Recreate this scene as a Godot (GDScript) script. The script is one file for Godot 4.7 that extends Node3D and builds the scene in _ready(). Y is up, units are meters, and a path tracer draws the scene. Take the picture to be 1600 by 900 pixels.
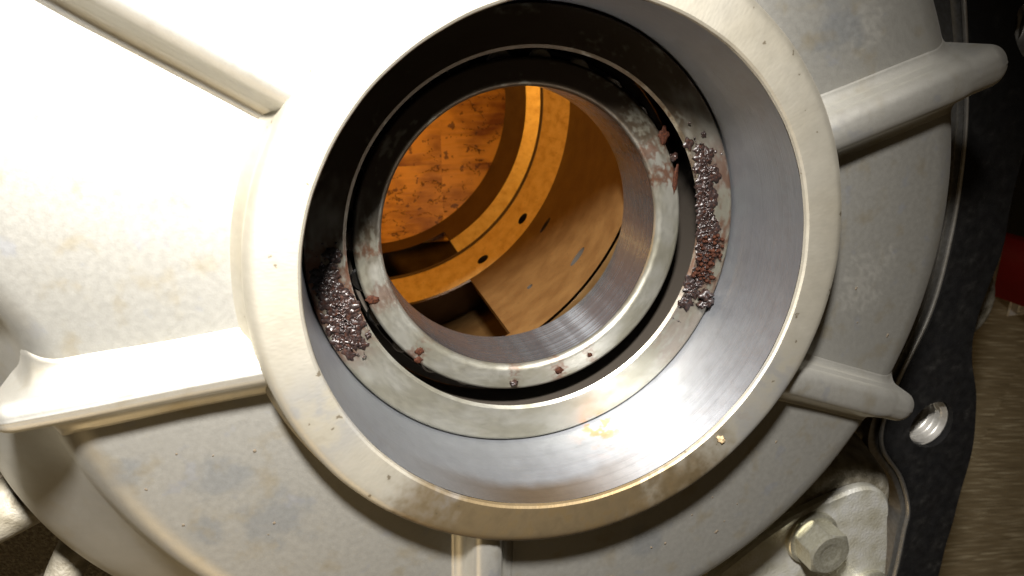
extends Node3D
# All shapes are laid out in millimetres round the axis of the bearing bore (y up along it, y = 0 on the face of the boss) and scaled to metres.
const K := 0.001
var rng := RandomNumberGenerator.new()
var M := {}

# ---------------------------------------------------------------- nodes
func numbered(parent: Node, called: String) -> String:
	if not parent.has_node(called): return called
	var n := 1
	while parent.has_node("%s_%03d" % [called, n]): n += 1
	return "%s_%03d" % [called, n]

func thing(called: String, label: String, category: String, group := "") -> Node3D:
	var o := Node3D.new()
	o.name = numbered(self, called)
	add_child(o, true)
	tag(o, label, category, group)
	return o

func tag(o: Node, label: String, category := "", group := "", kind := "") -> void:
	if label: o.set_meta("label", label)
	if category: o.set_meta("category", category)
	if group: o.set_meta("group", group)
	if kind: o.set_meta("kind", kind)

func obj(called: String, mesh: Mesh, mat: Material, parent: Node = self, at := Vector3.ZERO) -> MeshInstance3D:
	var o := MeshInstance3D.new()
	o.name = numbered(parent, called)
	o.mesh = mesh
	o.material_override = mat
	o.position = at * K
	parent.add_child(o, true)
	return o

# ---------------------------------------------------------------- mesh builder
class Build:
	var v := PackedVector3Array()
	var n := PackedVector3Array()
	var t := PackedVector2Array()
	var ix := PackedInt32Array()
	var c := PackedColorArray()
	# rows of points; the front side is the one from which row direction x column direction points at the viewer
	func grid(rows: Array, uvs: Array, closed := false, flip := false, flat := false) -> void:
		var nr := rows.size()
		var nc: int = rows[0].size()
		if flat:
			for i in nr - 1:
				for j in (nc if closed else nc - 1):
					var j2 := (j + 1) % nc
					quad(rows[i][j], rows[i][j2], rows[i + 1][j2], rows[i + 1][j], flip)
			return
		var base := v.size()
		var acc := PackedVector3Array()
		acc.resize(nr * nc)
		for i in nr - 1:
			for j in (nc if closed else nc - 1):
				var j2 := (j + 1) % nc
				var a := i * nc + j
				var b := i * nc + j2
				var c := (i + 1) * nc + j2
				var d := (i + 1) * nc + j
				var pa: Vector3 = rows[i][j]
				var pb: Vector3 = rows[i][j2]
				var pc: Vector3 = rows[i + 1][j2]
				var pd: Vector3 = rows[i + 1][j]
				var m := (pc - pa).cross(pd - pb)
				if flip: m = -m
				acc[a] += m; acc[b] += m; acc[c] += m; acc[d] += m
				if flip: ix.append_array([base + a, base + b, base + c, base + a, base + c, base + d])
				else: ix.append_array([base + a, base + c, base + b, base + a, base + d, base + c])
		for i in nr:
			for j in nc:
				v.append(rows[i][j] * K)
				n.append(acc[i * nc + j].normalized())
				t.append(uvs[i][j] if uvs.size() else Vector2(float(j) / nc, float(i) / nr))
	func quad(a: Vector3, b: Vector3, c: Vector3, d: Vector3, flip := false) -> void:
		var m := (c - a).cross(d - b).normalized()
		if flip: m = -m
		var base := v.size()
		for q: Vector3 in [a, b, c, d]:
			v.append(q * K); n.append(m); t.append(Vector2(q.x, q.z) * 0.01)
		if flip: ix.append_array([base, base + 1, base + 2, base, base + 2, base + 3])
		else: ix.append_array([base, base + 2, base + 1, base, base + 3, base + 2])
	func add(vs: PackedVector3Array, ns: PackedVector3Array, idx: PackedInt32Array) -> void:
		var base := v.size()
		for k in vs.size():
			v.append(vs[k] * K); n.append(ns[k]); t.append(Vector2(vs[k].x, vs[k].z) * 0.01)
		for k in idx: ix.append(base + k)
	func mesh() -> ArrayMesh:
		var a := []
		a.resize(Mesh.ARRAY_MAX)
		a[Mesh.ARRAY_VERTEX] = v; a[Mesh.ARRAY_NORMAL] = n; a[Mesh.ARRAY_TEX_UV] = t; a[Mesh.ARRAY_INDEX] = ix
		if c.size(): a[Mesh.ARRAY_COLOR] = c
		var m := ArrayMesh.new()
		m.add_surface_from_arrays(Mesh.PRIMITIVE_TRIANGLES, a)
		return m

# A profile of (radius, height) turned round the y axis; the surface looks to the left of the way the profile runs. Corners sharper than 32 degrees stay sharp.
func lathe(b: Build, prof: Array, seg := 240, c := Vector2.ZERO, t0 := 0.0, t1 := TAU, wob := 0.0, flare := 0.0) -> void:
	var full := absf(t1 - t0 - TAU) < 1e-4
	var total := 0.0
	var run := [0.0]
	for i in prof.size() - 1:
		total += (prof[i + 1] - prof[i]).length()
		run.append(total)
	var part: Array = [0]
	var parts := []
	for i in range(1, prof.size()):
		part.append(i)
		var cut := i == prof.size() - 1
		if not cut:
			var d0: Vector2 = (prof[i] - prof[i - 1]).normalized()
			var d1: Vector2 = (prof[i + 1] - prof[i]).normalized()
			cut = d0.dot(d1) < 0.848
		if cut:
			parts.append(part)
			part = [i]
	for pt: Array in parts:
		var rows := []
		var uvs := []
		for i: int in pt:
			var row := PackedVector3Array()
			var uv := PackedVector2Array()
			for j in seg + 1:
				var u := float(j) / seg
				var th := lerpf(t0, t1, u)
				var r: float = prof[i].x
				if wob > 0.0: r += wob * (sin(th * 7.0 + prof[i].y) + 0.6 * sin(th * 13.0 + 1.0) + 0.4 * sin(th * 31.0))
				if flare > 0.0:
					var dg := fposmod(rad_to_deg(th), 360.0)
					r += 9.0 * smoothstep(174.0, 190.0, dg) * smoothstep(228.0, 206.0, dg) * smoothstep(60.0, 76.0, prof[i].x)
				if flare > 0.0: r += flare * exp(-pow(near_deg(rad_to_deg(th), 150.0) / 32.0, 2.0)) * smoothstep(-11.0, -31.0, prof[i].y)
				row.append(Vector3(c.x + r * cos(th), prof[i].y, c.y + r * sin(th)))
				uv.append(Vector2(th / TAU, run[i] / total))
			rows.append(row); uvs.append(uv)
		b.grid(rows, uvs, false, false)
		if full: # the seam's two columns share one normal
			pass

# points that round a corner of a profile
func arc(cx: float, cy: float, r: float, a0: float, a1: float, n := 6) -> Array:
	var o := []
	for i in n + 1:
		var a := deg_to_rad(lerpf(a0, a1, float(i) / n))
		o.append(Vector2(cx + r * cos(a), cy + r * sin(a)))
	return o

# A sheet pos(u, v) with round holes: holes = [[u, v, radius, depth, [u0, u1, v0, v1]]]; hole walls go "into" along -normal.
func sheet(b: Build, f: Callable, us: Array, vs: Array, holes := [], flip := false, tube: Build = null) -> void:
	for h: Array in holes:
		for k in 2:
			if not us.has(h[4][k]): us.append(h[4][k])
			if not vs.has(h[4][2 + k]): vs.append(h[4][2 + k])
	us.sort(); vs.sort()
	var inside := func(u: float, v: float) -> bool:
		for h: Array in holes:
			if u > h[4][0] and u < h[4][1] and v > h[4][2] and v < h[4][3]: return true
		return false
	# normals by differences so that patches meet smoothly
	var nrm := func(u: float, v: float) -> Vector3:
		var e := 1e-3
		var m: Vector3 = (f.call(u + e, v) - f.call(u - e, v)).cross(f.call(u, v + e) - f.call(u, v - e)).normalized()
		return m if flip else -m
	var pos := PackedVector3Array()
	var nor := PackedVector3Array()
	var idx := PackedInt32Array()
	var put := func(a: int, bb: int, c: int) -> void:
		var m := (pos[c] - pos[a]).cross(pos[bb] - pos[a])
		if m.dot(nor[a] + nor[bb] + nor[c]) < 0.0: idx.append_array([a, c, bb])
		else: idx.append_array([a, bb, c])
	var nv := vs.size()
	for u: float in us:
		for v: float in vs:
			pos.append(f.call(u, v)); nor.append(nrm.call(u, v))
	for i in us.size() - 1:
		for j in nv - 1:
			if inside.call((us[i] + us[i + 1]) / 2.0, (vs[j] + vs[j + 1]) / 2.0): continue
			var a := i * nv + j
			put.call(a, a + nv, a + nv + 1); put.call(a, a + nv + 1, a + 1)
	for h: Array in holes:
		var e := 1e-3
		var su: float = (f.call(h[0] + e, h[1]) - f.call(h[0] - e, h[1])).length() / (2.0 * e)
		var sv: float = (f.call(h[0], h[1] + e) - f.call(h[0], h[1] - e)).length() / (2.0 * e)
		if h.size() > 6: su /= h[6]
		var ring := []
		var dirs := []
		for k in 48: dirs.append(TAU * k / 48.0)
		for q: Array in [[0, 2], [1, 2], [1, 3], [0, 3]]: dirs.append(fposmod(atan2((h[4][q[1]] - h[1]) * sv, (h[4][q[0]] - h[0]) * su), TAU))
		dirs.sort()
		var start := pos.size()
		for a: float in dirs:
			var du := cos(a) / su
			var dv := sin(a) / sv
			var reach := 1e9
			if du > 1e-9: reach = minf(reach, (h[4][1] - h[0]) / du)
			if du < -1e-9: reach = minf(reach, (h[4][0] - h[0]) / du)
			if dv > 1e-9: reach = minf(reach, (h[4][3] - h[1]) / dv)
			if dv < -1e-9: reach = minf(reach, (h[4][2] - h[1]) / dv)
			for k in 4:
				var rr := lerpf(h[2], reach, k / 3.0)
				pos.append(f.call(h[0] + du * rr, h[1] + dv * rr)); nor.append(nrm.call(h[0] + du * rr, h[1] + dv * rr))
			ring.append(f.call(h[0] + du * h[2], h[1] + dv * h[2]))
		for k in dirs.size():
			for s in 3:
				var a := start + k * 4 + s
				var c := start + ((k + 1) % dirs.size()) * 4 + s
				put.call(a, a + 1, c + 1); put.call(a, c + 1, c)
		if tube and h[3] > 0.0:
			var m: Vector3 = nrm.call(h[0], h[1])
			var mid: Vector3 = f.call(h[0], h[1])
			var rows := []
			for s in 4:
				var row := PackedVector3Array()
				for q: Vector3 in ring: row.append(q - m * h[3] * s / 3.0)
				row.append(row[0])
				rows.append(row)
			var inward := ((rows[0][1] - rows[0][0]) as Vector3).cross(-m).dot(mid - ring[0]) < 0.0
			tube.grid(rows, [], false, inward)
			if h.size() > 5: # a blind hole
				var bot := [PackedVector3Array(rows[3]), PackedVector3Array()]
				for q in rows[3].size(): bot[1].append(mid - m * h[3])
				tube.grid(bot, [], false, inward)
	b.add(pos, nor, idx)

func span(a: float, z: float, n: int) -> Array:
	var o := []
	for i in n + 1: o.append(lerpf(a, z, float(i) / n))
	return o

# a lump: an uneven ball
func blob(b: Build, at: Vector3, r: Vector3, rough := 0.2, seg := 10, turn := 0.0) -> void:
	var rows := []
	var ph := rng.randf() * 10.0
	for i in seg / 2 + 1:
		var la := PI * i / (seg / 2)
		var row := PackedVector3Array()
		for j in seg + 1:
			var lo := TAU * (j % seg) / seg
			var d := Vector3(sin(la) * cos(lo), cos(la), sin(la) * sin(lo))
			var k := 1.0 + rough * (sin(d.x * 4.0 + ph) * sin(d.z * 5.0 + ph * 1.7) + 0.5 * sin(d.y * 7.0 + d.x * 6.0 + ph))
			row.append(at + (d * r * k).rotated(Vector3.UP, turn))
		rows.append(row)
	b.grid(rows, [], false, true)

# ---------------------------------------------------------------- materials
func lin(r: float, g: float, b: float) -> Color: return Color(r, g, b).linear_to_srgb()

func ntex(freq: float, seed_: int, oct: int, ramp: Array, size := 512, type := FastNoiseLite.TYPE_SIMPLEX_SMOOTH, as_normal := false) -> NoiseTexture2D:
	var n := FastNoiseLite.new()
	n.noise_type = type
	n.frequency = freq
	n.seed = seed_
	n.fractal_octaves = oct
	if type == FastNoiseLite.TYPE_CELLULAR: n.cellular_return_type = FastNoiseLite.RETURN_DISTANCE
	var t := NoiseTexture2D.new()
	t.noise = n
	t.width = size; t.height = size
	t.seamless = true
	t.generate_mipmaps = false
	if ramp.size():
		var g := Gradient.new()
		var off := PackedFloat32Array()
		var col := PackedColorArray()
		for k in ramp.size() / 2:
			off.append(ramp[2 * k]); col.append(ramp[2 * k + 1])
		g.offsets = off; g.colors = col
		t.color_ramp = g
	return t

func mat(called: String, albedo: Color, rough: float, metal := 0.0) -> StandardMaterial3D:
	var m := StandardMaterial3D.new()
	m.resource_name = called
	m.albedo_color = albedo
	m.roughness = rough
	m.metallic = metal
	return m

func tri(m: StandardMaterial3D, tile_mm: float, tile2_mm := 0.0) -> void:
	m.uv1_triplanar = true; m.uv1_world_triplanar = true
	m.uv1_scale = Vector3.ONE / (tile_mm * K)
	if tile2_mm > 0.0:
		m.uv2_triplanar = true; m.uv2_world_triplanar = true
		m.uv2_scale = Vector3.ONE / (tile2_mm * K)

func relief(m: StandardMaterial3D, t: Texture2D, cm: float) -> void:
	m.heightmap_enabled = true
	m.heightmap_texture = t
	m.heightmap_scale = cm

func detail(m: StandardMaterial3D, t: Texture2D) -> void:
	m.detail_enabled = true
	m.detail_albedo = t
	m.detail_blend_mode = BaseMaterial3D.BLEND_MODE_MIX
	m.detail_uv_layer = BaseMaterial3D.DETAIL_UV_2

func g(x: float) -> Color: return Color(x, x, x)

func fnl(freq: float, seed_: int, oct := 4) -> FastNoiseLite:
	var n := FastNoiseLite.new()
	n.noise_type = FastNoiseLite.TYPE_SIMPLEX_SMOOTH
	n.frequency = freq; n.seed = seed_; n.fractal_octaves = oct
	return n

# a texture laid round a turned surface: columns = angle, rows = along the profile; px(theta in degrees, w in 0..1, ring coordinates for noise) gives the colour
func ring_tex(w: int, h: int, px: Callable) -> ImageTexture:
	var im := Image.create(w, h, false, Image.FORMAT_RGB8)
	for x in w:
		var th := TAU * (x + 0.5) / w
		for y in h:
			im.set_pixel(x, y, px.call(rad_to_deg(th), (y + 0.5) / h, Vector3(cos(th), sin(th), 0.0)))
	return ImageTexture.create_from_image(im)

func near_deg(a: float, b: float) -> float: return absf(wrapf(a - b, -180.0, 180.0))

# steel under dried oil: tan film, oil patches and painted rim shade on the upper side, rusty smears round the heaps and spots
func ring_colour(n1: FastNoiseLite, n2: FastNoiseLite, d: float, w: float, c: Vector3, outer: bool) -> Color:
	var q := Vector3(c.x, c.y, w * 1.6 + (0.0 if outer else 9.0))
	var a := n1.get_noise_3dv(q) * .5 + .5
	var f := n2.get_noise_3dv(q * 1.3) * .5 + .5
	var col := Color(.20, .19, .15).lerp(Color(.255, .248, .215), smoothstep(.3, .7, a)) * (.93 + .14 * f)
	var oil := smoothstep(.36, .54, a * .55 + f * .45 + .16 * cos(deg_to_rad(d + 100.0)) - .02)  # oil residue, darkened as well for the shade cast by the bore rim
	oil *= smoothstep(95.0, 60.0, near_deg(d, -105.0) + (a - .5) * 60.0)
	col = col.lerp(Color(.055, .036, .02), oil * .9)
	var rust := 0.0
	for k: Array in ([[166.0, 19.0, 1.0], [0.0, 27.0, .9], [35.0, 12.0, .35]] if outer else [[-31.0, 4.0, .8], [-20.0, 5.0, 1.0], [134.0, 4.0, .8], [160.0, 6.0, .7], [94.0, 2.5, .7], [76.0, 3.0, .8], [178.0, 4.0, .8], [62.0, 2.0, .5]]):
		rust = maxf(rust, k[2] * smoothstep(k[1] * 1.15, k[1] * .6, near_deg(d, k[0]) + (f - .5) * 12.0))
	rust *= smoothstep(.34, .58, f * .6 + a * .4)
	return col.lerp(Color(.11, .04, .018), rust * .85).linear_to_srgb()

func materials() -> void:
	# cast aluminium: sand grain, oxide patches, small dark pits
	var sand := ntex(0.05, 3, 4, [0.0, g(0.0), 1.0, g(1.0)], 1024)
	var alu := mat("cast_aluminium", Color.WHITE, 1.0, 0.9)
	alu.albedo_texture = ntex(0.1, 11, 4, [0.0, lin(.44, .42, .365), .14, lin(.505, .49, .44), .5, lin(.525, .512, .465), .86, lin(.54, .53, .485), 1.0, lin(.62, .615, .59)], 1024)
	alu.roughness_texture = ntex(0.06, 12, 4, [0.0, g(.44), 1.0, g(.50)], 512)
	relief(alu, ntex(0.15, 3, 3, [0.0, g(0.0), 1.0, g(1.0)], 1024), 0.0008)
	tri(alu, 42.0, 110.0)
	detail(alu, ntex(0.012, 21, 6, [0.0, Color(.62, .56, .42, .6), .25, Color(.65, .60, .49, .3), .42, Color(.68, .66, .60, 0.0), .74, Color(.64, .65, .67, 0.0), .86, Color(.64, .655, .69, .45), 1.0, Color(.68, .69, .71, .6)], 1024))
	M.alu = alu
	var dirty := mat("dull_aluminium", Color.WHITE, 0.7, 0.35)
	dirty.albedo_texture = ntex(0.02, 15, 6, [0.0, lin(.10, .085, .055), .5, lin(.26, .235, .18), 1.0, lin(.40, .38, .33)], 512)
	relief(dirty, sand, 0.015)
	tri(dirty, 40.0)
	M.dirty = dirty
	var grime := mat("grimy_casting", Color.WHITE, 0.75, 0.2)
	grime.albedo_texture = ntex(0.05, 16, 6, [0.0, lin(.05, .042, .028), .5, lin(.13, .11, .075), .75, lin(.21, .18, .13), 1.0, lin(.4, .36, .28)], 512)
	relief(grime, sand, 0.03)
	tri(grime, 30.0)
	M.grime = grime
	# bare turned aluminium
	var bright := mat("machined_aluminium", Color.WHITE, 0.32, 0.9)
	bright.albedo_texture = ntex(0.03, 18, 4, [0.0, lin(.45, .43, .38), 1.0, lin(.66, .65, .63)], 512)
	tri(bright, 25.0)
	M.bright = bright
	var thr: StandardMaterial3D = bright.duplicate()
	thr.roughness = 0.42
	thr.metallic = 0.75
	M.thread = thr
	# turned steel of the bore: fine rings, blue-grey with rusty smears
	var n1 := fnl(2.6, 5, 5)
	var n2 := fnl(9.0, 6, 4)
	var lines := PackedFloat32Array()
	for i in 512: lines.append(rng.randf())
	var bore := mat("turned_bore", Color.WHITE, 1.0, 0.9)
	bore.albedo_texture = ring_tex(1536, 160, func(d: float, w: float, c: Vector3) -> Color:
		var q := Vector3(c.x, c.y, w * 0.6)
		var a := n1.get_noise_3dv(q) * .5 + .5
		var f := n2.get_noise_3dv(q * Vector3(1.4, 1.4, 2.0)) * .5 + .5
		var col := Color(.275, .287, .31).lerp(Color(.325, .337, .355), a) * (0.94 + 0.12 * f)
		var s := exp(-pow(near_deg(d, 71.0) / 5.0, 2.0) - pow((w - .55) / .15, 2.0)) * smoothstep(.48, .62, f)
		col = col.lerp(Color(.52, .22, .10), clampf(s * 1.3, 0.0, .85))
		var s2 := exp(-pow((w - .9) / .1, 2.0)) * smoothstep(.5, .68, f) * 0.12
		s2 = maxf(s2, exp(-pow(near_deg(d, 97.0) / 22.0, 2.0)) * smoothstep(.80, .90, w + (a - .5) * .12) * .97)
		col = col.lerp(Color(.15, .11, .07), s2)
		return col.linear_to_srgb())
	bore.roughness_texture = ring_tex(512, 256, func(d: float, w: float, c: Vector3) -> Color:
		var f := n2.get_noise_3dv(Vector3(c.x, c.y, w * 0.8) * 1.3) * .5 + .5
		return g(.40 + .07 * f + .03 * lines[int(w * 200.0)]))
	relief(bore, ring_tex(64, 512, func(_d: float, w: float, _c: Vector3) -> Color: return g(lines[int(w * 250.0)] * .6 + .2)), 0.002)
	bore.anisotropy_enabled = true
	bore.anisotropy = -0.75
	M.bore = bore
	# ground bearing steel with dried oil
	var race := mat("bearing_steel", Color.WHITE, 1.0, 0.85)
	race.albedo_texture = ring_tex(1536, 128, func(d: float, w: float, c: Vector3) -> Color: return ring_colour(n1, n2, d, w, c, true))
	race.roughness_texture = ring_tex(512, 128, func(_d: float, w: float, c: Vector3) -> Color:
		return g(.34 + .16 * (n2.get_noise_3dv(Vector3(c.x, c.y, w * 2.0) * 1.5) * .5 + .5)))
	relief(race, ring_tex(2048, 128, func(_d: float, w: float, c: Vector3) -> Color: return g(.5 + .5 * n2.get_noise_3dv(Vector3(c.x * 4.0, c.y * 4.0, w * 6.0)))), 0.0012)
	var race2 := race.duplicate()
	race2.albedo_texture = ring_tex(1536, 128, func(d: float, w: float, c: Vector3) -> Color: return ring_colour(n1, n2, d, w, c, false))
	M.race2 = race2
	M.race = race
	var raceb := mat("polished_bearing_bore", Color.WHITE, 1.0, 0.9)
	raceb.albedo_texture = ring_tex(1024, 96, func(_d: float, w: float, c: Vector3) -> Color:
		var f := n2.get_noise_3dv(Vector3(c.x, c.y, w * 1.0) * 1.2) * .5 + .5
		return (Color(.17, .185, .20).lerp(Color(.225, .245, .265), f)).linear_to_srgb())
	raceb.roughness_texture = ring_tex(256, 256, func(_d: float, w: float, c: Vector3) -> Color:
		return g(.20 + .1 * lines[int(w * 180.0)] + .08 * n2.get_noise_3dv(c)))
	relief(raceb, ring_tex(64, 512, func(_d: float, w: float, _c: Vector3) -> Color: return g(lines[int(w * 220.0)])), 0.0015)
	raceb.anisotropy_enabled = true
	raceb.anisotropy = -0.9
	M.raceb = raceb
	M.oily_shade = mat("oily_shaded_steel", lin(.05, .042, .034), 0.4, 0.4)  # oily steel, also darkened for the shade in the ring gap and oil holes
	M.roller = mat("roller_steel", lin(.32, .31, .30), 0.22, 1.0)
	# the boss face: tan oxide with grey wiped patches and a brown lower edge
	var b1 := fnl(3.2, 41, 5)
	var b2 := fnl(16.0, 42, 4)
	var boss := mat("boss_face", Color.WHITE, 1.0, 0.85)
	boss.albedo_texture = ring_tex(2048, 128, func(d: float, w: float, c: Vector3) -> Color:
		var q := Vector3(c.x, c.y, w * 0.35)
		var a := b1.get_noise_3dv(q) * .5 + .5
		var f := b2.get_noise_3dv(q) * .5 + .5
		var col := Color(.41, .375, .295).lerp(Color(.465, .44, .375), a) * (0.9 + 0.2 * f)
		var grey := 0.0
		for k: Array in [[155.0, 8.0, .7], [122.0, 7.0, .95], [150.0, 5.0, .5], [44.0, 9.0, .5], [30.0, 7.0, .6], [80.0, 5.0, .3]]:
			grey = maxf(grey, k[2] * exp(-pow(near_deg(d, k[0]) / k[1], 2.0)) * smoothstep(.34, .6, a * .6 + f * .4))
		col = col.lerp(Color(.27, .28, .30), grey)
		var rust := smoothstep(.56, .72, f) * exp(-pow(near_deg(d, 85.0) / 35.0, 2.0)) * .55
		col = col.lerp(Color(.27, .18, .09), rust)
		var film := smoothstep(46.0, 20.0, near_deg(d, 92.0) + (a - .5) * 50.0 + (f - .5) * 14.0)
		col = col.lerp(Color(.155, .108, .05) * (.8 + .4 * f), film * .92)
		if f < .2: col = col.lerp(Color(.13, .10, .06), .75)
		return col.linear_to_srgb())
	boss.roughness = 0.5
	relief(boss, ring_tex(2048, 64, func(_d: float, w: float, c: Vector3) -> Color: return g(.5 + .5 * b2.get_noise_3dv(Vector3(c.x, c.y, w * .2) * 5.0))), 0.002)
	M.boss = boss
	# oil-varnished inside of the housing
	var gold := mat("varnished_casting", Color.WHITE, 0.42, 0.35)
	gold.albedo_texture = ntex(0.014, 51, 5, [0.0, lin(.40, .23, .07), .45, lin(.62, .41, .14), 1.0, lin(.75, .55, .24)], 1024)
	relief(gold, ntex(0.1, 52, 3, [], 512), 0.003)
	tri(gold, 45.0, 30.0)
	detail(gold, ntex(0.05, 53, 3, [0.0, Color(.08, .04, .015, .9), .16, Color(.15, .08, .03, .35), .24, Color(.2, .1, .04, 0.0)], 512))
	M.gold = gold
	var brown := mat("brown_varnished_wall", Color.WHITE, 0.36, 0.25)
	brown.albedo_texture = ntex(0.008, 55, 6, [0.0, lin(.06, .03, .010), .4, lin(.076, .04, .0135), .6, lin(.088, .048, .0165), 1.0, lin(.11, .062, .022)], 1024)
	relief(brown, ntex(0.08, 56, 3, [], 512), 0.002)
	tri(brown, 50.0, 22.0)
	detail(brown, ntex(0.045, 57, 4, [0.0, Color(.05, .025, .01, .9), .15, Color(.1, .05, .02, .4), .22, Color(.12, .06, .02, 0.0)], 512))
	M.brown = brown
	# orange board with cracks, grain and dark knots
	var k1 := fnl(.006, 61, 5)
	var k2 := fnl(.03, 62, 5)
	var im := Image.create(640, 640, false, Image.FORMAT_RGB8)
	var hi := Image.create(640, 640, false, Image.FORMAT_L8)
	for x in 640:
		for y in 640:
			var grain := k2.get_noise_2d(x * .35, y * 3.2) * .5 + .5
			var blot := k1.get_noise_2d(x, y * 1.3) * .5 + .5
			var fine := k2.get_noise_2d(x * 1.6 + 300.0, y * 1.6) * .5 + .5
			var col := Color(.20, .065, .010).lerp(Color(.68, .33, .05), clampf((blot - .5) * 3.2 + .5 + (grain - .5) * .6, 0.0, 1.0))
			var cr := absf(k2.get_noise_2d(x * .35 + 900.0, y * .8 + 50.0))
			var hgt := .6 + .25 * grain
			if cr < .018 and blot < .58:
				col = col.lerp(Color(.05, .018, .006), .8); hgt -= .35
			if fine < .29: col = col.lerp(Color(.06, .02, .008), .75)
			im.set_pixel(x, y, col.linear_to_srgb())
			hi.set_pixel(x, y, g(hgt))
	var board := mat("orange_board", Color.WHITE, 0.45)
	board.albedo_texture = ImageTexture.create_from_image(im)
	relief(board, ImageTexture.create_from_image(hi), 0.05)
	board.uv1_triplanar = true; board.uv1_world_triplanar = true
	board.uv1_scale = Vector3.ONE / 0.11
	M.board = board
	# table: streaky brown laminate
	var w1 := fnl(.01, 71, 5)
	var tm := Image.create(1024, 1024, false, Image.FORMAT_RGB8)
	var w2 := fnl(.01, 72, 2)
	for x in 1024:
		for y in 1024:
			var s := w1.get_noise_2d(x * .2, y * 4.0) * .5 + .5
			var s2 := w2.get_noise_2d(x * .32 + 70.0, y * 13.0 + 400.0) * .5 + .5
			var s3 := w2.get_noise_2d(x * .12 + 900.0, y * 26.0 + 100.0) * .5 + .5
			var col := Color(.17, .13, .07).lerp(Color(.32, .26, .16), s)
			col *= .8 + .4 * s3
			if s2 > .68: col = col.lerp(Color(.80, .72, .52), clampf((s2 - .68) * 7.0, 0.0, .9))
			if s2 < .3: col = col.lerp(Color(.07, .05, .028), clampf((.3 - s2) * 7.0, 0.0, .8))
			tm.set_pixel(x, y, col.linear_to_srgb())
	var table := mat("table_laminate", Color.WHITE, 0.38)
	table.albedo_texture = ImageTexture.create_from_image(tm)
	M.table = table
	var black := mat("black_gasket", Color.WHITE, 0.55)
	black.albedo_texture = ntex(0.01, 81, 7, [0.0, lin(.004, .004, .0045), .6, lin(.0055, .0052, .0052), .78, lin(.009, .0085, .008), 1.0, lin(.028, .026, .024)], 1024)
	black.roughness_texture = ntex(0.04, 82, 4, [0.0, g(.5), 1.0, g(.85)], 512)
	black.roughness = 1.0
	black.metallic_specular = 0.36
	relief(black, ntex(0.06, 83, 4, [], 1024), 0.004)
	tri(black, 70.0, 26.0)
	detail(black, ntex(0.12, 84, 2, [.0, Color(.3, .28, .24, 0.0), .82, Color(.35, .33, .28, 0.0), .96, Color(.45, .42, .36, .4)], 1024))
	M.black = black
	var zinc := mat("zinc_plate", Color.WHITE, 0.5, 0.55)
	zinc.albedo_texture = ntex(0.012, 91, 5, [0.0, lin(.36, .34, .26), .5, lin(.48, .47, .41), 1.0, lin(.56, .56, .55)], 512)
	relief(zinc, sand, 0.01)
	tri(zinc, 45.0)
	M.zinc = zinc
	var bolt := mat("yellow_zinc", Color.WHITE, 0.3, 0.8)
	bolt.albedo_texture = ntex(0.03, 93, 4, [0.0, lin(.36, .34, .25), .6, lin(.50, .485, .39), 1.0, lin(.60, .60, .55)], 512)
	tri(bolt, 14.0)
	M.bolt = bolt
	# rust and grease
	var rust := mat("wet_rust", Color.WHITE, 0.44)
	rust.albedo_texture = ntex(0.03, 95, 4, [0.0, lin(.004, .002, .0015), .5, lin(.009, .0035, .0025), .75, lin(.02, .0065, .003), 1.0, lin(.05, .016, .006)], 512)
	relief(rust, ntex(0.05, 98, 2, [0.0, g(1.0), .5, g(.5), 1.0, g(0.0)], 512, FastNoiseLite.TYPE_CELLULAR), 0.005)
	tri(rust, 14.0)
	M.rust = rust
	var dry := mat("dry_rust", Color.WHITE, 0.7)
	dry.albedo_texture = ntex(0.04, 97, 4, [0.0, lin(.009, .0035, .0025), .5, lin(.022, .0075, .004), 1.0, lin(.055, .018, .007)], 512)
	dry.metallic_specular = 0.2
	tri(dry, 10.0)
	M.dry = dry
	M.speck = mat("brown_dirt", lin(.06, .045, .028), 0.9)
	M.flake = mat("tan_flake", lin(.30, .22, .12), 0.8)
	M.red = mat("red_plastic", lin(.20, .008, .007), 0.32)
	M.dark = mat("dark_plastic", lin(.018, .016, .014), 0.5)
	M.paper = mat("grey_paper", lin(.55, .53, .50), 0.7)
	M.yellow = mat("yellow_strip", lin(.55, .33, .05), 0.5)

# ---------------------------------------------------------------- the case
func bell_y(r: float) -> float:
	if r < 72.6: return lerpf(-7.0, -8.4, (r - 47.5) / 25.1)
	if r < 79.85: return -16.4 + sqrt(64.0 - (r - 72.6) * (r - 72.6))
	return -13.02 - (r - 79.85) * 2.1

# the shoulder stands further out on the upper left
func bell_at(p: Vector2) -> float:
	var r := p.length()
	var dg := fposmod(rad_to_deg(p.angle()), 360.0)
	return bell_y(r - 9.0 * smoothstep(174.0, 190.0, dg) * smoothstep(228.0, 206.0, dg) * smoothstep(60.0, 85.0, r))

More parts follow.
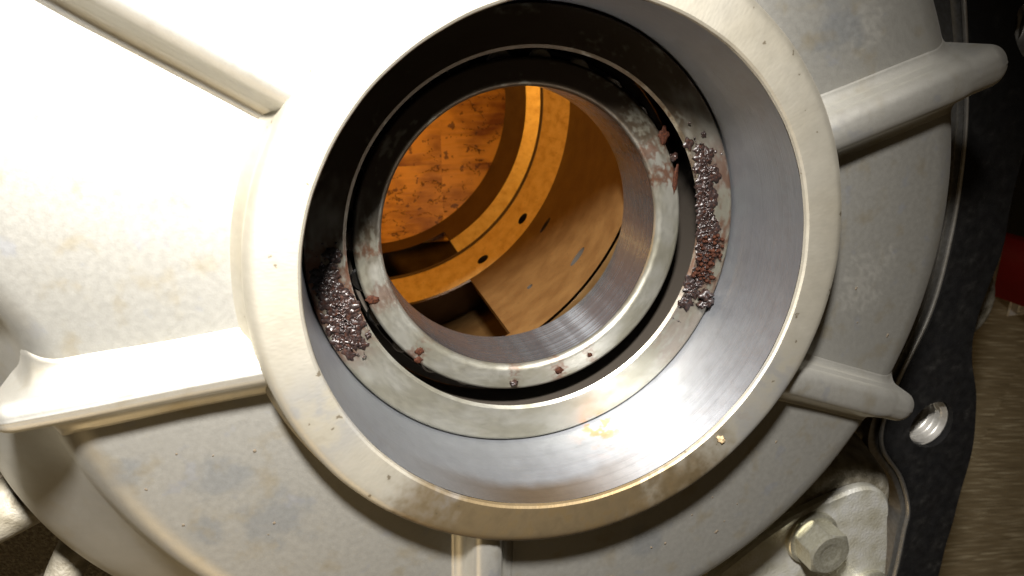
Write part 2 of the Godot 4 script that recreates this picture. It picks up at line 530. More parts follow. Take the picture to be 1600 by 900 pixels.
# a cast rib from a to z (plan points): half width, height over the bell at both ends, fillet, how round its crest is
func rib(parent: Node, a: Vector2, z: Vector2, hw0: float, hw1: float, top0: float, top1: float, fil := 2.4, crest := 1.6) -> void:
	var b := Build.new()
	var d := (z - a).normalized()
	var side := Vector2(-d.y, d.x)
	var long := (z - a).length()
	var n := 90
	var rows := []
	for i in n + 1:
		var t := float(i) / n
		var tip := clampf((t * long - (long - 4.5)) / 4.5, 0.0, 1.0)
		var shrink := sqrt(maxf(0.0, 1.0 - tip * tip))
		var hw := lerpf(hw0, hw1, t) * (0.25 + 0.75 * shrink)
		var p := a + d * t * long
		var base := maxf(bell_at(p), -30.0)
		var top := lerpf(top0, top1, t) + 0.12 * sin(t * 9.0 + a.x)
		top = lerpf(top - 4.0, top, shrink) if tip > 0.0 else top
		if top < base + 0.5: top = base + 0.5
		var row := PackedVector3Array()
		var h := top - base
		var half := []
		var cr := minf(crest, minf(h * .55, hw * .95))
		var fl := clampf(fil, .3, (h - cr) * .92)
		# from the foot of the fillet up to the middle of the crest
		half.append(Vector2(hw + fl + 1.3, -1.6))
		for k in 7:
			var an := deg_to_rad(lerpf(88.0, 8.0, k / 6.0))
			half.append(Vector2(hw + 0.5 + fl - fl * cos(an), fl - fl * sin(an)))
		for k in 9:
			var an := deg_to_rad(lerpf(4.0, 90.0, k / 8.0))
			half.append(Vector2(hw - cr + cr * cos(an), h - cr + cr * sin(an)))
		half.append(Vector2(0.0, h + 0.12))
		for k in half.size():
			var q: Vector2 = half[k]
			var s := q.x
			var x: Vector2 = p + side * s
			var y: float = base + q.y
			if k < 8 and q.y < fl * 1.01: y = maxf(bell_at(x), -34.0) + q.y
			row.append(Vector3(x.x, y, x.y))
		for k in range(half.size() - 2, -1, -1):
			var q: Vector2 = half[k]
			var x: Vector2 = p - side * q.x
			var y: float = base + q.y
			if k < 8 and q.y < fl * 1.01: y = maxf(bell_at(x), -34.0) + q.y
			row.append(Vector3(x.x, y, x.y))
		rows.append(row)
	# close the tip
	var last: PackedVector3Array = rows[n]
	var endr := PackedVector3Array()
	for q in last: endr.append(Vector3(q.x + d.x * 0.8, minf(q.y, -12.0) - 14.0, q.z + d.y * 0.8))
	rows.append(endr)
	b.grid(rows, [], false, true)
	obj("rib", b.mesh(), M.alu, parent)

var gin := []
var gout := []
func gasket_outline() -> void:
	# inner and outer edge of the gasket, same number of points, by angle
	var rin := [Vector2(104.2, -42.2), Vector2(109.8, -21.8), Vector2(112.4, -5.6), Vector2(113.2, 11.6), Vector2(111.5, 31.0), Vector2(104.5, 52.0), Vector2(103.4, 67.0), Vector2(112.0, 79.0), Vector2(116.8, 90.0), Vector2(117.0, 98.0), Vector2(116.8, 113.0), Vector2(115.0, 128.0)]
	var rout := [Vector2(129.3, -42.0), Vector2(128.9, -11.8), Vector2(128.6, 5.0), Vector2(128.8, 18.0), Vector2(125.6, 34.0), Vector2(127.0, 46.0), Vector2(131.6, 58.7), Vector2(133.8, 74.0), Vector2(133.0, 92.0), Vector2(132.3, 104.0), Vector2(131.7, 117.0), Vector2(130.0, 130.0)]
	for k in range(6, 0, -1):
		rin.push_front(Vector2(104.2 - (7 - k) * 4.5, -42.2 - (7 - k) * 11.0)); rout.push_front(Vector2(129.3 - (7 - k) * 1.5, -42.0 - (7 - k) * 12.0))
	for s in 2:
		var src: Array = rin if s == 0 else rout
		var c := Curve3D.new()
		for k in src.size():
			var p0: Vector2 = src[maxi(k - 1, 0)]
			var p1: Vector2 = src[mini(k + 1, src.size() - 1)]
			var tn := Vector3(p1.x - p0.x, 0, p1.y - p0.y) / 6.0
			c.add_point(Vector3(src[k].x, 0, src[k].y), -tn, tn)
		var o := []
		for k in 121:
			var t := k / 120.0 * (src.size() - 1)
			var p := c.sample(int(minf(t, src.size() - 1.001)), t - int(minf(t, src.size() - 1.001)))
			o.append(Vector2(p.x, p.z))
		if s == 0: gin = o
		else: gout = o

func gpos(u: float, v: float, y: float) -> Vector3:
	var t := clampf(u, 0.0, 119.999)
	var i := int(t)
	var a: Vector2 = gin[i].lerp(gin[i + 1], t - i)
	var z: Vector2 = gout[i].lerp(gout[i + 1], t - i)
	var p := a.lerp(z, v)
	return Vector3(p.x, y + 0.12 * sin(u * .6) * sin(v * 5.0), p.y)

func gfind(x: float, z: float) -> Vector2:
	var best := Vector2.ZERO
	var bd := 1e9
	for i in 481:
		for j in 41:
			var q := gpos(i / 4.0, j / 40.0, 0.0)
			var d := Vector2(q.x - x, q.z - z).length()
			if d < bd:
				bd = d; best = Vector2(i / 4.0, j / 40.0)
	return best

func gasket_holes(depth: float, r: float) -> Array:
	var out := []
	for h: Array in [[118.0, 64.0], [125.0, -37.5]]:
		var q := gfind(h[0], h[1])
		out.append([q.x, q.y, r, depth, [q.x - 8.0, q.x + 8.0, maxf(q.y - .36, .03), minf(q.y + .36, .97)]])
	return out

func edge_strip(b: Build, v: float, y0: float, y1: float, flip: bool) -> void:
	var rows := [PackedVector3Array(), PackedVector3Array()]
	for i in 121:
		rows[0].append(gpos(i, v, y0)); rows[1].append(gpos(i, v, y1))
	b.grid(rows, [], false, flip)

func gear_case() -> void:
	var t := thing("gear_case", "cast aluminium gear case with round bearing bore, raised boss and ribs", "gear case")
	var b := Build.new()
	var prof := [Vector2(46.5, -7.0), Vector2(49.0, -7.05)]
	for k in range(1, 34): prof.append(Vector2(49.0 + 0.7 * k, bell_y(49.0 + 0.7 * k)))
	for k in range(0, 16):
		var a := deg_to_rad(lerpf(90.0, 25.0, k / 15.0))
		prof.append(Vector2(72.6 + 8.0 * cos(a), -16.4 + 8.0 * sin(a)))
	for k in range(1, 9): prof.append(Vector2(79.85 + 1.42 * k, -13.02 - 3.12 * k))
	lathe(b, prof, 720, Vector2.ZERO, 0.0, TAU, 0.03, 13.0)
	lathe(b, [Vector2(91.2, -38.0), Vector2(93.0, -40.6), Vector2(104.0, -41.0)], 120, Vector2.ZERO, deg_to_rad(-75.0), deg_to_rad(64.0))
	# white oxide crust, blue-grey scuffs and dark pits where the photograph shows them: [x, z, size, strength]
	var nz := fnl(0.16, 77, 4)
	var nf := fnl(0.6, 78, 3)
	for q in b.v:
		var p := Vector2(q.x, q.z) / K
		var a := nz.get_noise_2d(p.x, p.y)
		var f := nf.get_noise_2d(p.x, p.y)
		var col := Color(.82, .82, .82) * (1.0 + .05 * f)
		var ox := 0.0
		for k: Array in [[60.0, 8.5, 5.6], [57.0, 11.5, 3.0], [64.0, 3.5, 2.2], [51.0, -36.0, 5.0]]:
			ox = maxf(ox, smoothstep(1.1, .75, p.distance_to(Vector2(k[0], k[1])) / k[2] + a * .9 + f * .25))
		col = col.lerp(Color(1.0, 1.0, 1.0) * (1.0 + f * .3), ox * smoothstep(-.45, .25, f + a) * .9)
		var scuff := 0.0
		for k: Array in [[-54.0, 29.8, 4.5], [-47.3, 39.2, 5.5], [46.8, -35.9, 5.0], [-58.0, 40.0, 3.0], [19.0, 57.0, 4.5], [-67.0, 28.0, 3.0]]:
			scuff = maxf(scuff, smoothstep(1.15, .5, p.distance_to(Vector2(k[0], k[1])) / k[2] + a * .8))
		col = col.lerp(Color(.60, .64, .72), scuff * .65)
		b.c.append(Color(minf(col.r, 1.0), minf(col.g, 1.0), minf(col.b, 1.0)))
	var shell: StandardMaterial3D = M.alu.duplicate()
	shell.vertex_color_use_as_albedo = true
	shell.albedo_color = Color(1.0, 1.0, 1.0)
	obj("bell_shell", b.mesh(), shell, t)
	# specks of dirt stuck on the casting
	for k in 26:
		var sb := Build.new()
		var p := Vector2.from_angle(rng.randf_range(.15, 2.75)) * rng.randf_range(52.0, 74.0)
		var z := rng.randf_range(.14, .34)
		blob(sb, Vector3.ZERO, Vector3(z, z * .3, z * rng.randf_range(.6, 1.4)), .4, 10, rng.randf() * 6.0)
		obj("dirt_speck", sb.mesh(), M.speck, t, Vector3(p.x, bell_at(p), p.y))
	# boss: chamfered mouth, flat face, rounded edge, wall with a fillet onto the bell
	b = Build.new()
	var bp := [Vector2(39.8, -0.8), Vector2(39.95, -0.3), Vector2(40.3, -0.03), Vector2(41.0, 0.0), Vector2(43.5, 0.0), Vector2(44.9, -0.03)]
	bp.append_array(arc(45.3, -2.25, 2.2, 84, 10, 8))
	bp.append_array(arc(51.4, -3.9, 3.8, 188, 262, 8))
	bp.append(Vector2(52.2, -7.5))
	lathe(b, bp, 480, Vector2.ZERO, 0.0, TAU, 0.035)
	obj("boss", b.mesh(), M.boss, t)
	b = Build.new()
	lathe(b, [Vector2(36.5, -40.5), Vector2(39.95, -40.0), Vector2(39.95, -24.0), Vector2(39.9, -22.0), Vector2(39.85, -8.0), Vector2(39.8, -0.9)], 360)
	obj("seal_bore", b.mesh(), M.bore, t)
	# ribs
	rib(t, Vector2(-35.6, -26.4), Vector2(-71.0, -48.0), 3.6, 3.8, -.8, -2.6, 5.5, 3.4)
	rib(t, Vector2(-42.5, 10.6), Vector2(-83.0, 15.4), 2.5, 2.4, -1.6, -3.6, 4.5, 2.3)
	rib(t, Vector2(40.5, -17.8), Vector2(82.0, -30.6), 3.4, 3.7, -1.5, -5.0, 4.5, 3.2)
	rib(t, Vector2(39.5, 23.3), Vector2(77.0, 37.6), 3.0, 3.2, -2.8, -6.0, 4.0, 2.8)
	rib(t, Vector2(-13.4, 42.0), Vector2(-13.8, 82.0), 2.6, 2.6, -2.0, -4.2, 2.6, 1.7)
	# flange under the gasket, with threaded holes
	b = Build.new()
	var tb := Build.new()
	var holes := gasket_holes(0.0, 6.5)
	sheet(b, func(u: float, v: float) -> Vector3: return gpos(u, v, -41.4), span(0, 120, 120), span(-.12, 1.01, 8), holes, true)
	edge_strip(b, 1.01, -41.4, -43.0, true)
	edge_strip(b, -.12, -41.4, -46.0, false)
	obj("flange", b.mesh(), M.bright, t)
	for h: Array in holes:
		var c := gpos(h[0], h[1], 0.0)
		var th := [Vector2(0.1, -56.0), Vector2(6.0, -56.0)]
		var y := -55.5
		while y < -42.0:
			th.append(Vector2(5.6, y)); th.append(Vector2(5.75, y + .25)); th.append(Vector2(6.8, y + 1.0)); th.append(Vector2(6.75, y + 1.2)); y += 1.9
		th.append(Vector2(6.7, -41.4))
		tb = Build.new()
		lathe(tb, th, 64, Vector2(c.x, c.z))
		obj("threaded_hole", tb.mesh(), M.thread, t)
	# bright turned lip just inside the gasket
	b = Build.new()
	var rows := []
	for i in 121:
		var row := PackedVector3Array()
		var p := gpos(i, 0.0, -40.6)
		var q := gpos(i, 1.0, -40.6)
		var d := (q - p).normalized()
		for k in 9:
			var a := PI * k / 8.0
			row.append(p - d * (0.5 + .6 * cos(a)) + Vector3(0, .8 * sin(a) + .2, 0))
		rows.append(row)
	b.grid(rows, [], false, true)
	obj("machined_lip", b.mesh(), M.bright, t)
	# lower half of the case that peeks out beyond the gasket
	b = Build.new()
	lathe(b, [Vector2(.1, -55.2), Vector2(10.5, -55.2)] + arc(10.5, -57.2, 2.0, 90, 0, 5) + [Vector2(13.5, -118.0)], 96, Vector2(138.0, 37.0))
	obj("lug", b.mesh(), M.dirty, t)
	b = Build.new()
	var lw := [PackedVector3Array(), PackedVector3Array(), PackedVector3Array(), PackedVector3Array()]
	for i in 121:
		lw[0].append(gpos(i, 1.0, -41.8)); lw[1].append(gpos(i, 1.06, -44.0)); lw[2].append(gpos(i, 1.1, -58.0)); lw[3].append(gpos(i, .95, -119.0))
	b.grid(lw, [], false, true)
	obj("lower_wall", b.mesh(), M.dirty, t)
	b = Build.new()
	lathe(b, [Vector2(90.5, -37.0), Vector2(92.0, -62.0), Vector2(150.0, -66.0), Vector2(153.0, -69.0), Vector2(153.0, -119.0)], 240, Vector2.ZERO, deg_to_rad(65.0), deg_to_rad(305.0))
	obj("lower_case", b.mesh(), M.grime, t)
	# inside of the bell
	b = Build.new()
	lathe(b, [Vector2(94.0, -119.0), Vector2(80.0, -60.0), Vector2(79.0, -30.0), Vector2(70.0, -14.0), Vector2(47.0, -12.5), Vector2(42.0, -14.0), Vector2(42.0, -44.0), Vector2(36.5, -44.0), Vector2(36.5, -40.5)].map(func(q: Vector2) -> Vector2: return q), 120)
	obj("inner_shell", b.mesh(), M.brown, t)
	# left outside: an arm and a post of the casting below the bell
	side_arm(t)

func side_arm(t: Node) -> void:
	var b := Build.new()
	tube(b, [Vector3(-140, -43, 62), Vector3(-118, -43, 57), Vector3(-104, -43, 53), Vector3(-90, -46, 49)], [7.0, 6.6, 6.0, 5.0], 20)
	obj("arm", b.mesh(), M.dirty, t)
	b = Build.new()
	tube(b, [Vector3(-80, -46, 50), Vector3(-89, -43, 63), Vector3(-95, -42, 76), Vector3(-101, -42, 92)], [3.0, 3.4, 3.6, 3.8], 20)
	obj("arm", b.mesh(), M.dirty, t)

func tube(b: Build, pts: Array, rad: Array, seg := 16) -> void:
	var c := Curve3D.new()
	for k in pts.size():
		var tn: Vector3 = (pts[mini(k + 1, pts.size() - 1)] - pts[maxi(k - 1, 0)]) / 6.0
		c.add_point(pts[k], -tn, tn)
	var rows := []
	var n := 40
	for i in n + 1:
		var f := float(i) / n * (pts.size() - 1)
		var k := int(minf(f, pts.size() - 1.001))
		var p := c.sample(k, f - k)
		var q := c.sample(k, minf(f - k + .02, 1.0)) - c.sample(k, maxf(f - k - .02, 0.0))
		var d := q.normalized()
		var s := d.cross(Vector3.UP).normalized()
		var up := s.cross(d)
		var r: float = lerpf(rad[k], rad[k + 1], f - k)
		if i == 0 or i == n: r *= 0.35
		var row := PackedVector3Array()
		for j in seg + 1:
			var a := TAU * (j % seg) / seg
			row.append(p + s * cos(a) * r + up * sin(a) * r)
		rows.append(row)
	b.grid(rows, [], false, false)

# ---------------------------------------------------------------- bearing
func bearing() -> void:
	var t := thing("roller_bearing", "steel roller bearing with two rings pressed deep inside the bore", "bearing")
	var b := Build.new()
	lathe(b, [Vector2(32.75, -22.9), Vector2(32.55, -22.4), Vector2(33.1, -21.9), Vector2(38.9, -21.7)] + arc(38.9, -22.4, .7, 80, 10, 4) + [Vector2(39.6, -38.5), Vector2(36.5, -38.5)], 360)
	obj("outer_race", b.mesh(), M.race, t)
	b = Build.new()
	lathe(b, [Vector2(36.5, -38.5), Vector2(36.0, -28.0), Vector2(35.2, -25.6), Vector2(32.75, -22.9)], 240)
	obj("raceway", b.mesh(), M.oily_shade, t)
	b = Build.new()
	lathe(b, arc(27.6, -28.0, 1.4, 175, 95, 6) + [Vector2(30.6, -26.5)] + arc(30.6, -27.1, .6, 88, 5, 5) + [Vector2(30.9, -29.5), Vector2(27.9, -30.2), Vector2(29.2, -41.0), Vector2(29.0, -42.4)], 360)
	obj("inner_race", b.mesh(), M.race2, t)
	b = Build.new()
	lathe(b, [Vector2(29.0, -42.4), Vector2(26.7, -42.5), Vector2(26.2, -42.1), Vector2(26.2, -35.0), Vector2(26.2, -28.0)], 360)
	obj("inner_race_bore", b.mesh(), M.raceb, t)
	b = Build.new()
	lathe(b, [Vector2(31.8, -34.0), Vector2(31.8, -30.9), Vector2(32.4, -30.7), Vector2(32.7, -31.2), Vector2(33.2, -35.0)], 240)
	lathe(b, [Vector2(28.9, -40.5), Vector2(36.4, -38.0)], 120)  # added ring that stops bulb light leaking up between the races
	obj("cage_and_light_stop", b.mesh(), M.oily_shade, t)
	var rb := Build.new()
	lathe(rb, [Vector2(1.9, -4.5), Vector2(2.2, -4.2), Vector2(2.35, 4.2), Vector2(2.0, 4.5), Vector2(.1, 4.5)], 20)
	var rm := rb.mesh()
	for k in 26:
		var a := TAU * k / 26.0
		var o := obj("roller", rm, M.roller, t, Vector3(30.9 * cos(a), -35.0, 30.9 * sin(a)))
		o.rotation = Vector3(0, -a, 0)
		o.rotate_object_local(Vector3(0, 0, 1), deg_to_rad(5.0))
	# rust spots stuck on the rings
	for s: Array in [[26.5, -17.0, 1.0, 1.7, 0], [28.9, -13.0, .75, .8, 1], [29.5, -9.0, .5, 2.6, 0], [-20.5, 20.8, .8, .7, 0], [-20.9, 22.6, .75, .7, 0], [-2.4, 29.6, .8, .6, 1], [6.9, 28.2, .8, .7, 0], [-28.4, 10.0, 1.2, .8, 0], [13.4, 25.6, .5, .4, 0]]:
		var sb := Build.new()
		blob(sb, Vector3(0, 0, 0), Vector3(s[2], .22 if s[4] == 0 else .8, s[3]), .3, 14)
		obj("rust_spot", sb.mesh(), M.dry if s[4] == 0 else M.rust, t, Vector3(s[0], -26.45, s[1]))

# a heap of rust grains and grease drops along the outer ring, from angle a0 to a1 (degrees)
func rust_heap(called: String, label: String, a0: float, a1: float, r0: float, r1: float, n: int, big: float) -> void:
	var b := Build.new()
	for k in n: # grains of every size, thinning out at the edges
		var u := clampf(.5 + rng.randfn(0.0, .24), -.08, 1.08)
		var a := deg_to_rad(lerpf(a0, a1, u))
		var mid := (r0 + r1) / 2.0 + .6 * sin(u * 9.0 + a0)
		var off := rng.randfn(0.0, .27) * (r1 - r0) * (.6 + .5 * sin(u * 13.0))
		var r := mid + off
		if r > 39.2 or r < 32.3: continue
		var s := lerpf(.08, .26, pow(rng.randf(), 1.8)) * big
		var h := maxf(0.0, .75 - absf(off) * .28) * rng.randf()
		blob(b, Vector3(r * cos(a), -21.75 + h, r * sin(a)), Vector3(s * rng.randf_range(.8, 1.5), s * .8, s * rng.randf_range(.8, 1.3)), .25, 8, rng.randf() * 6.0)
	for k in 150: # the sludge they sit in
		var u := clampf(.5 + rng.randfn(0.0, .22), .02, .98)
		var a := deg_to_rad(lerpf(a0, a1, u))
		var r := clampf((r0 + r1) / 2.0 + .6 * sin(u * 9.0 + a0) + rng.randfn(0.0, .2) * (r1 - r0), 33.2, 38.4)
		var s := rng.randf_range(.5, 1.35)
		blob(b, Vector3(r * cos(a), -21.72, r * sin(a)), Vector3(s, rng.randf_range(.14, .34), s * rng.randf_range(.6, 1.2)), .45, 18, rng.randf() * 6.0)
	var o := obj(called, b.mesh(), M.rust)
	tag(o, label, "rust", "", "stuff")

# ---------------------------------------------------------------- inside of the housing, seen through the bearing
const HC := Vector2(-21.0, -17.8)
func hpos(r: float, deg: float, y: float) -> Vector3:
	var a := deg_to_rad(deg)
	return Vector3(HC.x + r * cos(a), y, HC.y + r * sin(a))

func housing() -> void:
	var t := thing("inner_housing", "golden varnished inner housing with ledges, slots and oil holes seen through bearing", "housing")
	var b := Build.new()
	var tb := Build.new()
	# brown wall, with a slot from 62.5 to 100 degrees left open below y = -49
	var wall := func(u: float, v: float) -> Vector3: return hpos(52.0, u, v)
	var holes := [[35.2, -80.5, 1.0, 7.0, [29.0, 41.0, -86.0, -75.5], 1, 2.4], [36.8, -53.8, 1.1, 7.0, [30.0, 43.5, -59.0, -49.0], 1, 2.4], [50.9, -62.4, .8, 7.0, [47.0, 55.0, -67.0, -58.0], 1]]
	sheet(b, wall, span(-200, 62.5, 120), span(-90, -43, 10), holes, true, tb)
	sheet(b, wall, span(62.5, 98.0, 14), span(-48.5, -43, 3), [], true)
	sheet(b, wall, span(98.0, 160, 20), span(-90, -43, 8), [], true)
	obj("wall", b.mesh(), M.brown, t)
	# thickness of the slot's edges
	b = Build.new()
	for e in [62.5, 98.0]:
		b.quad(hpos(52, e, -48.5), hpos(52, e, -90), hpos(57, e, -90), hpos(57, e, -48.5), e > 70.0)
	b.grid([PackedVector3Array(span(62.5, 98, 14).map(func(d: float) -> Vector3: return hpos(52, d, -48.5))), PackedVector3Array(span(62.5, 98, 14).map(func(d: float) -> Vector3: return hpos(57, d, -48.5)))], [], false, false)
	obj("slot_edge", b.mesh(), M.brown, t)
	# the golden ledge: outer band, groove, inner band
	b = Build.new()
	var band := func(u: float, v: float) -> Vector3: return hpos(lerpf(52.0, 47.6, v), u, lerpf(-90.0, -99.2, v))
	sheet(b, band, span(-200, 160, 200), span(0, 1, 6), [[37.6, .34, 1.1, 6.0, [33.0, 42.0, .05, .95], 1, 1.6], [55.7, .34, 1.1, 6.0, [51.0, 60.0, .05, .95], 1, 1.6]], false, tb)
	obj("outer_band", b.mesh(), M.gold, t)
	b = Build.new()
	for q: Array in [[52.06, -90.0, 52.5, -89.7], [47.6, -99.2, 47.75, -100.1], [47.75, -100.1, 47.1, -100.4]]:
		lathe(b, [Vector2(q[2], q[3]), Vector2(q[0], q[1])], 200, HC)
	obj("groove", b.mesh(), M.brown, t)
	b = Build.new()
	var inner := func(u: float, v: float) -> Vector3: return hpos(lerpf(47.1, 43.9, v), u, lerpf(-100.4, -103.4, v))
	sheet(b, inner, span(-200, 61.0, 160), span(0, 1, 4))
	sheet(b, inner, span(92.0, 160.0, 40), span(0, 1, 4))
	obj("inner_band", b.mesh(), M.gold, t)
	b = Build.new()
	for e in [61.0, 92.0]:
		b.quad(hpos(47.1, e, -100.4), hpos(43.9, e, -103.4), hpos(43.9, e, -112.0), hpos(47.1, e, -112.0), e < 70.0)
	lathe(b, [Vector2(40.4, -112.4), Vector2(40.2, -112.0), Vector2(41.8, -108.0), Vector2(43.9, -103.4)], 160, HC, deg_to_rad(-200.0), deg_to_rad(61.0))
	lathe(b, [Vector2(40.4, -112.4), Vector2(40.2, -112.0), Vector2(41.6, -108.4), Vector2(41.9, -107.6), Vector2(42.4, -112.3)], 40, HC, deg_to_rad(61.0), deg_to_rad(92.0))
	var fl := Build.new()
	lathe(fl, [Vector2(41.0, -118.4), Vector2(71.5, -118.4)], 40, HC, deg_to_rad(58.0), deg_to_rad(95.0))
	obj("slot_floor", fl.mesh(), M.brown, t)
	lathe(b, [Vector2(40.4, -112.4), Vector2(40.2, -112.0), Vector2(41.8, -108.0), Vector2(43.9, -103.4)], 60, HC, deg_to_rad(92.0), deg_to_rad(160.0))
	obj("floor_ring", b.mesh(), M.brown, t)
	b = Build.new()
	lathe(b, [Vector2(72.0, -117.0), Vector2(47.9, -100.6)], 100, HC)  # added cone that keeps stray light out of the lower slot
	obj("added_light_web", b.mesh(), M.brown, t)
	for k in 1:
		obj("oil_hole", tb.mesh(), M.oily_shade, t)  # dark colour stands in for the shade inside the holes
	# outer skin that closes the space behind the slots
	b = Build.new()
	lathe(b, [Vector2(72.0, -118.0), Vector2(72.0, -60.0), Vector2(66.0, -46.0), Vector2(52.6, -42.9)], 120, HC)
	obj("outer_skin", b.mesh(), M.brown, t)
	# added unseen bulb, made up to light the inside of the housing
	var lamp := thing("added_bulb", "unseen warm bulb added inside the housing, behind the bearing, to light it", "bulb")
	var at := Vector3(-64.0, -48.5, 0.0)
	b = Build.new()
	blob(b, Vector3.ZERO, Vector3(4, 4, 4), 0.0, 20)
	var gm := mat("added_bulb_glow", lin(.8, .6, .3), .4)
	gm.emission_enabled = true
	gm.emission = Color(1.0, .62, .22)
	gm.emission_energy_multiplier = 2.0
	obj("glass", b.mesh(), gm, lamp, at)
	b = Build.new()
	lathe(b, [Vector2(2.2, 3.2), Vector2(2.6, 4.0), Vector2(2.6, 6.0), Vector2(.1, 6.0)], 24)
	obj("socket", b.mesh(), M.dark, lamp, at)
	var l := OmniLight3D.new()
	l.name = "added_bulb_light"
	l.light_color = Color(1.0, .76, .36)
	l.light_energy = 0.005
	l.light_size = 0.01
	l.omni_range = 3.0
	l.omni_attenuation = 2.0
	l.shadow_enabled = true
	l.position = at * K
	lamp.add_child(l, true)

# ---------------------------------------------------------------- bracket and bolts
func bracket() -> void:
	var t := thing("bracket", "grey zinc plated bracket plate with rounded corner below the bell", "bracket")
	var pts := [Vector2(34, 102), Vector2(50.6, 87.6), Vector2(60.5, 80.8), Vector2(68.0, 76.6), Vector2(76.0, 73.6), Vector2(84.5, 71.6)]
	pts.append_array(arc(87.5, 80.5, 9.2, -95, 5, 12))
	pts.append_array([Vector2(98.4, 90), Vector2(100.0, 104), Vector2(99, 130), Vector2(34, 130)])
	var b := Build.new()
	plate(b, pts, -28.0, 2.4)
	obj("plate", b.mesh(), M.zinc, t)
	# the shoulder of the casting under the plate
	b = Build.new()
	lathe(b, [Vector2(.1, -30.6), Vector2(11.5, -30.6)] + arc(11.5, -33.6, 3.0, 90, 5, 6) + [Vector2(17.5, -44.0)], 80, Vector2(86.0, 78.5))
	obj("pad", b.mesh(), M.dirty, t)

func plate(b: Build, pts: Array, top: float, thick: float) -> void:
	var poly := PackedVector2Array(pts)
	var idx := Geometry2D.triangulate_polygon(poly)
	for s in 2:
		var vs := PackedVector3Array()
		var ns := PackedVector3Array()
		var ii := PackedInt32Array()
		for q in poly:
			vs.append(Vector3(q.x, top - (thick if s else 0.0), q.y)); ns.append(Vector3.DOWN if s else Vector3.UP)
		for k in idx.size() / 3:
			var a := idx[3 * k]; var c := idx[3 * k + 1]; var d := idx[3 * k + 2]
			var m := (vs[d] - vs[a]).cross(vs[c] - vs[a])
			if m.dot(ns[0]) < 0.0: ii.append_array([a, d, c])
			else: ii.append_array([a, c, d])
		b.add(vs, ns, ii)
	var ccw := not Geometry2D.is_polygon_clockwise(poly)
	var rows := [PackedVector3Array(), PackedVector3Array(), PackedVector3Array()]
	var n := poly.size()
	for k in n + 1:
		var q := poly[k % n]
		var d := (poly[(k + 1) % n] - poly[(k + n - 1) % n]).normalized()
		var o := Vector2(d.y, -d.x) * (.7 if ccw else -.7)
		rows[0].append(Vector3(q.x, top, q.y))
		rows[1].append(Vector3(q.x + o.x, top - .7, q.y + o.y))
		rows[2].append(Vector3(q.x + o.x, top - thick, q.y + o.y))
	b.grid([rows[0], rows[1]], [], false, not ccw)
	b.grid([rows[1], rows[2]], [], false, not ccw)

func bolt(label: String, at: Vector3, turn: float, size := 1.0) -> void:
	var t := thing("hex_bolt", label, "bolt")
	t.position = at * K
	var b := Build.new()
	lathe(b, [Vector2(4.5, 1.6)] + arc(6.2, .8, .8, 100, 0, 5).map(func(q: Vector2) -> Vector2: return q * size) + [Vector2(7.0 * size, 0)], 64)
	obj("washer", b.mesh(), M.bolt, t)
	b = Build.new()
	var rows := [PackedVector3Array(), PackedVector3Array(), PackedVector3Array(), PackedVector3Array(), PackedVector3Array(), PackedVector3Array()]
	var n := 96
	var af := 5.2 * size
	var h := 7.4 * size
	for j in n + 1:
		var a := TAU * j / n
		var loc := fposmod(a, PI / 3.0) - PI / 6.0
		var r := minf(af / cos(loc), af * 1.14)
		var p := Vector3(cos(a + turn), 0, sin(a + turn))
		var chamf := h - (r - af * .93) * .62
		rows[0].append(p * r + Vector3(0, .5, 0))
		rows[1].append(p * r + Vector3(0, chamf, 0))
		rows[2].append(p * af * .93 + Vector3(0, h, 0))
		rows[3].append(p * af * .6 + Vector3(0, h - .1, 0))
		rows[4].append(p * af * .4 + Vector3(0, h - .35, 0))
		rows[5].append(p * .05 + Vector3(0, h - .45, 0))
	b.grid([rows[1], rows[0]], [], false, false, true)
	b.grid([rows[2], rows[1]], [], false, false)
	b.grid([rows[3], rows[2]], [], false, false)
	b.grid([rows[4], rows[3]], [], false, false)
	b.grid([rows[5], rows[4]], [], false, false)
	obj("head", b.mesh(), M.bolt, t)

# ---------------------------------------------------------------- surroundings
func box(b: Build, c: Vector3, s: Vector3, bev := .6) -> void:
	var pts := [Vector2(-s.x / 2, -s.z / 2), Vector2(s.x / 2, -s.z / 2), Vector2(s.x / 2, s.z / 2), Vector2(-s.x / 2, s.z / 2)]
	var bb := Build.new()
	var poly := []
	for q: Vector2 in pts:
		poly.append(q + Vector2(c.x, c.z))
	plate(b, poly, c.y + s.y / 2, s.y)

func surroundings() -> void:
	var b := Build.new()
	var rows := []
	for i in 2:
		var row := PackedVector3Array()
		for j in 2: row.append(Vector3(-700 + 1500 * j, -119.0, -600 + 1300 * i))
		rows.append(row)
	b.grid(rows, [[Vector2(0, 6), Vector2(14, 2.5)], [Vector2(4, 26), Vector2(18, 22.5)]], false, true)
	var o := obj("table", b.mesh(), M.table)
	tag(o, "brown streaky wooden table top under the gear case", "", "", "structure")
	b = Build.new()
	box(b, Vector3(-18, -115.5, -21.2), Vector3(100, 6.8, 87.6))
	o = obj("board", b.mesh(), M.board)
	tag(o, "orange cracked wooden board seen through the bearing hole", "board")

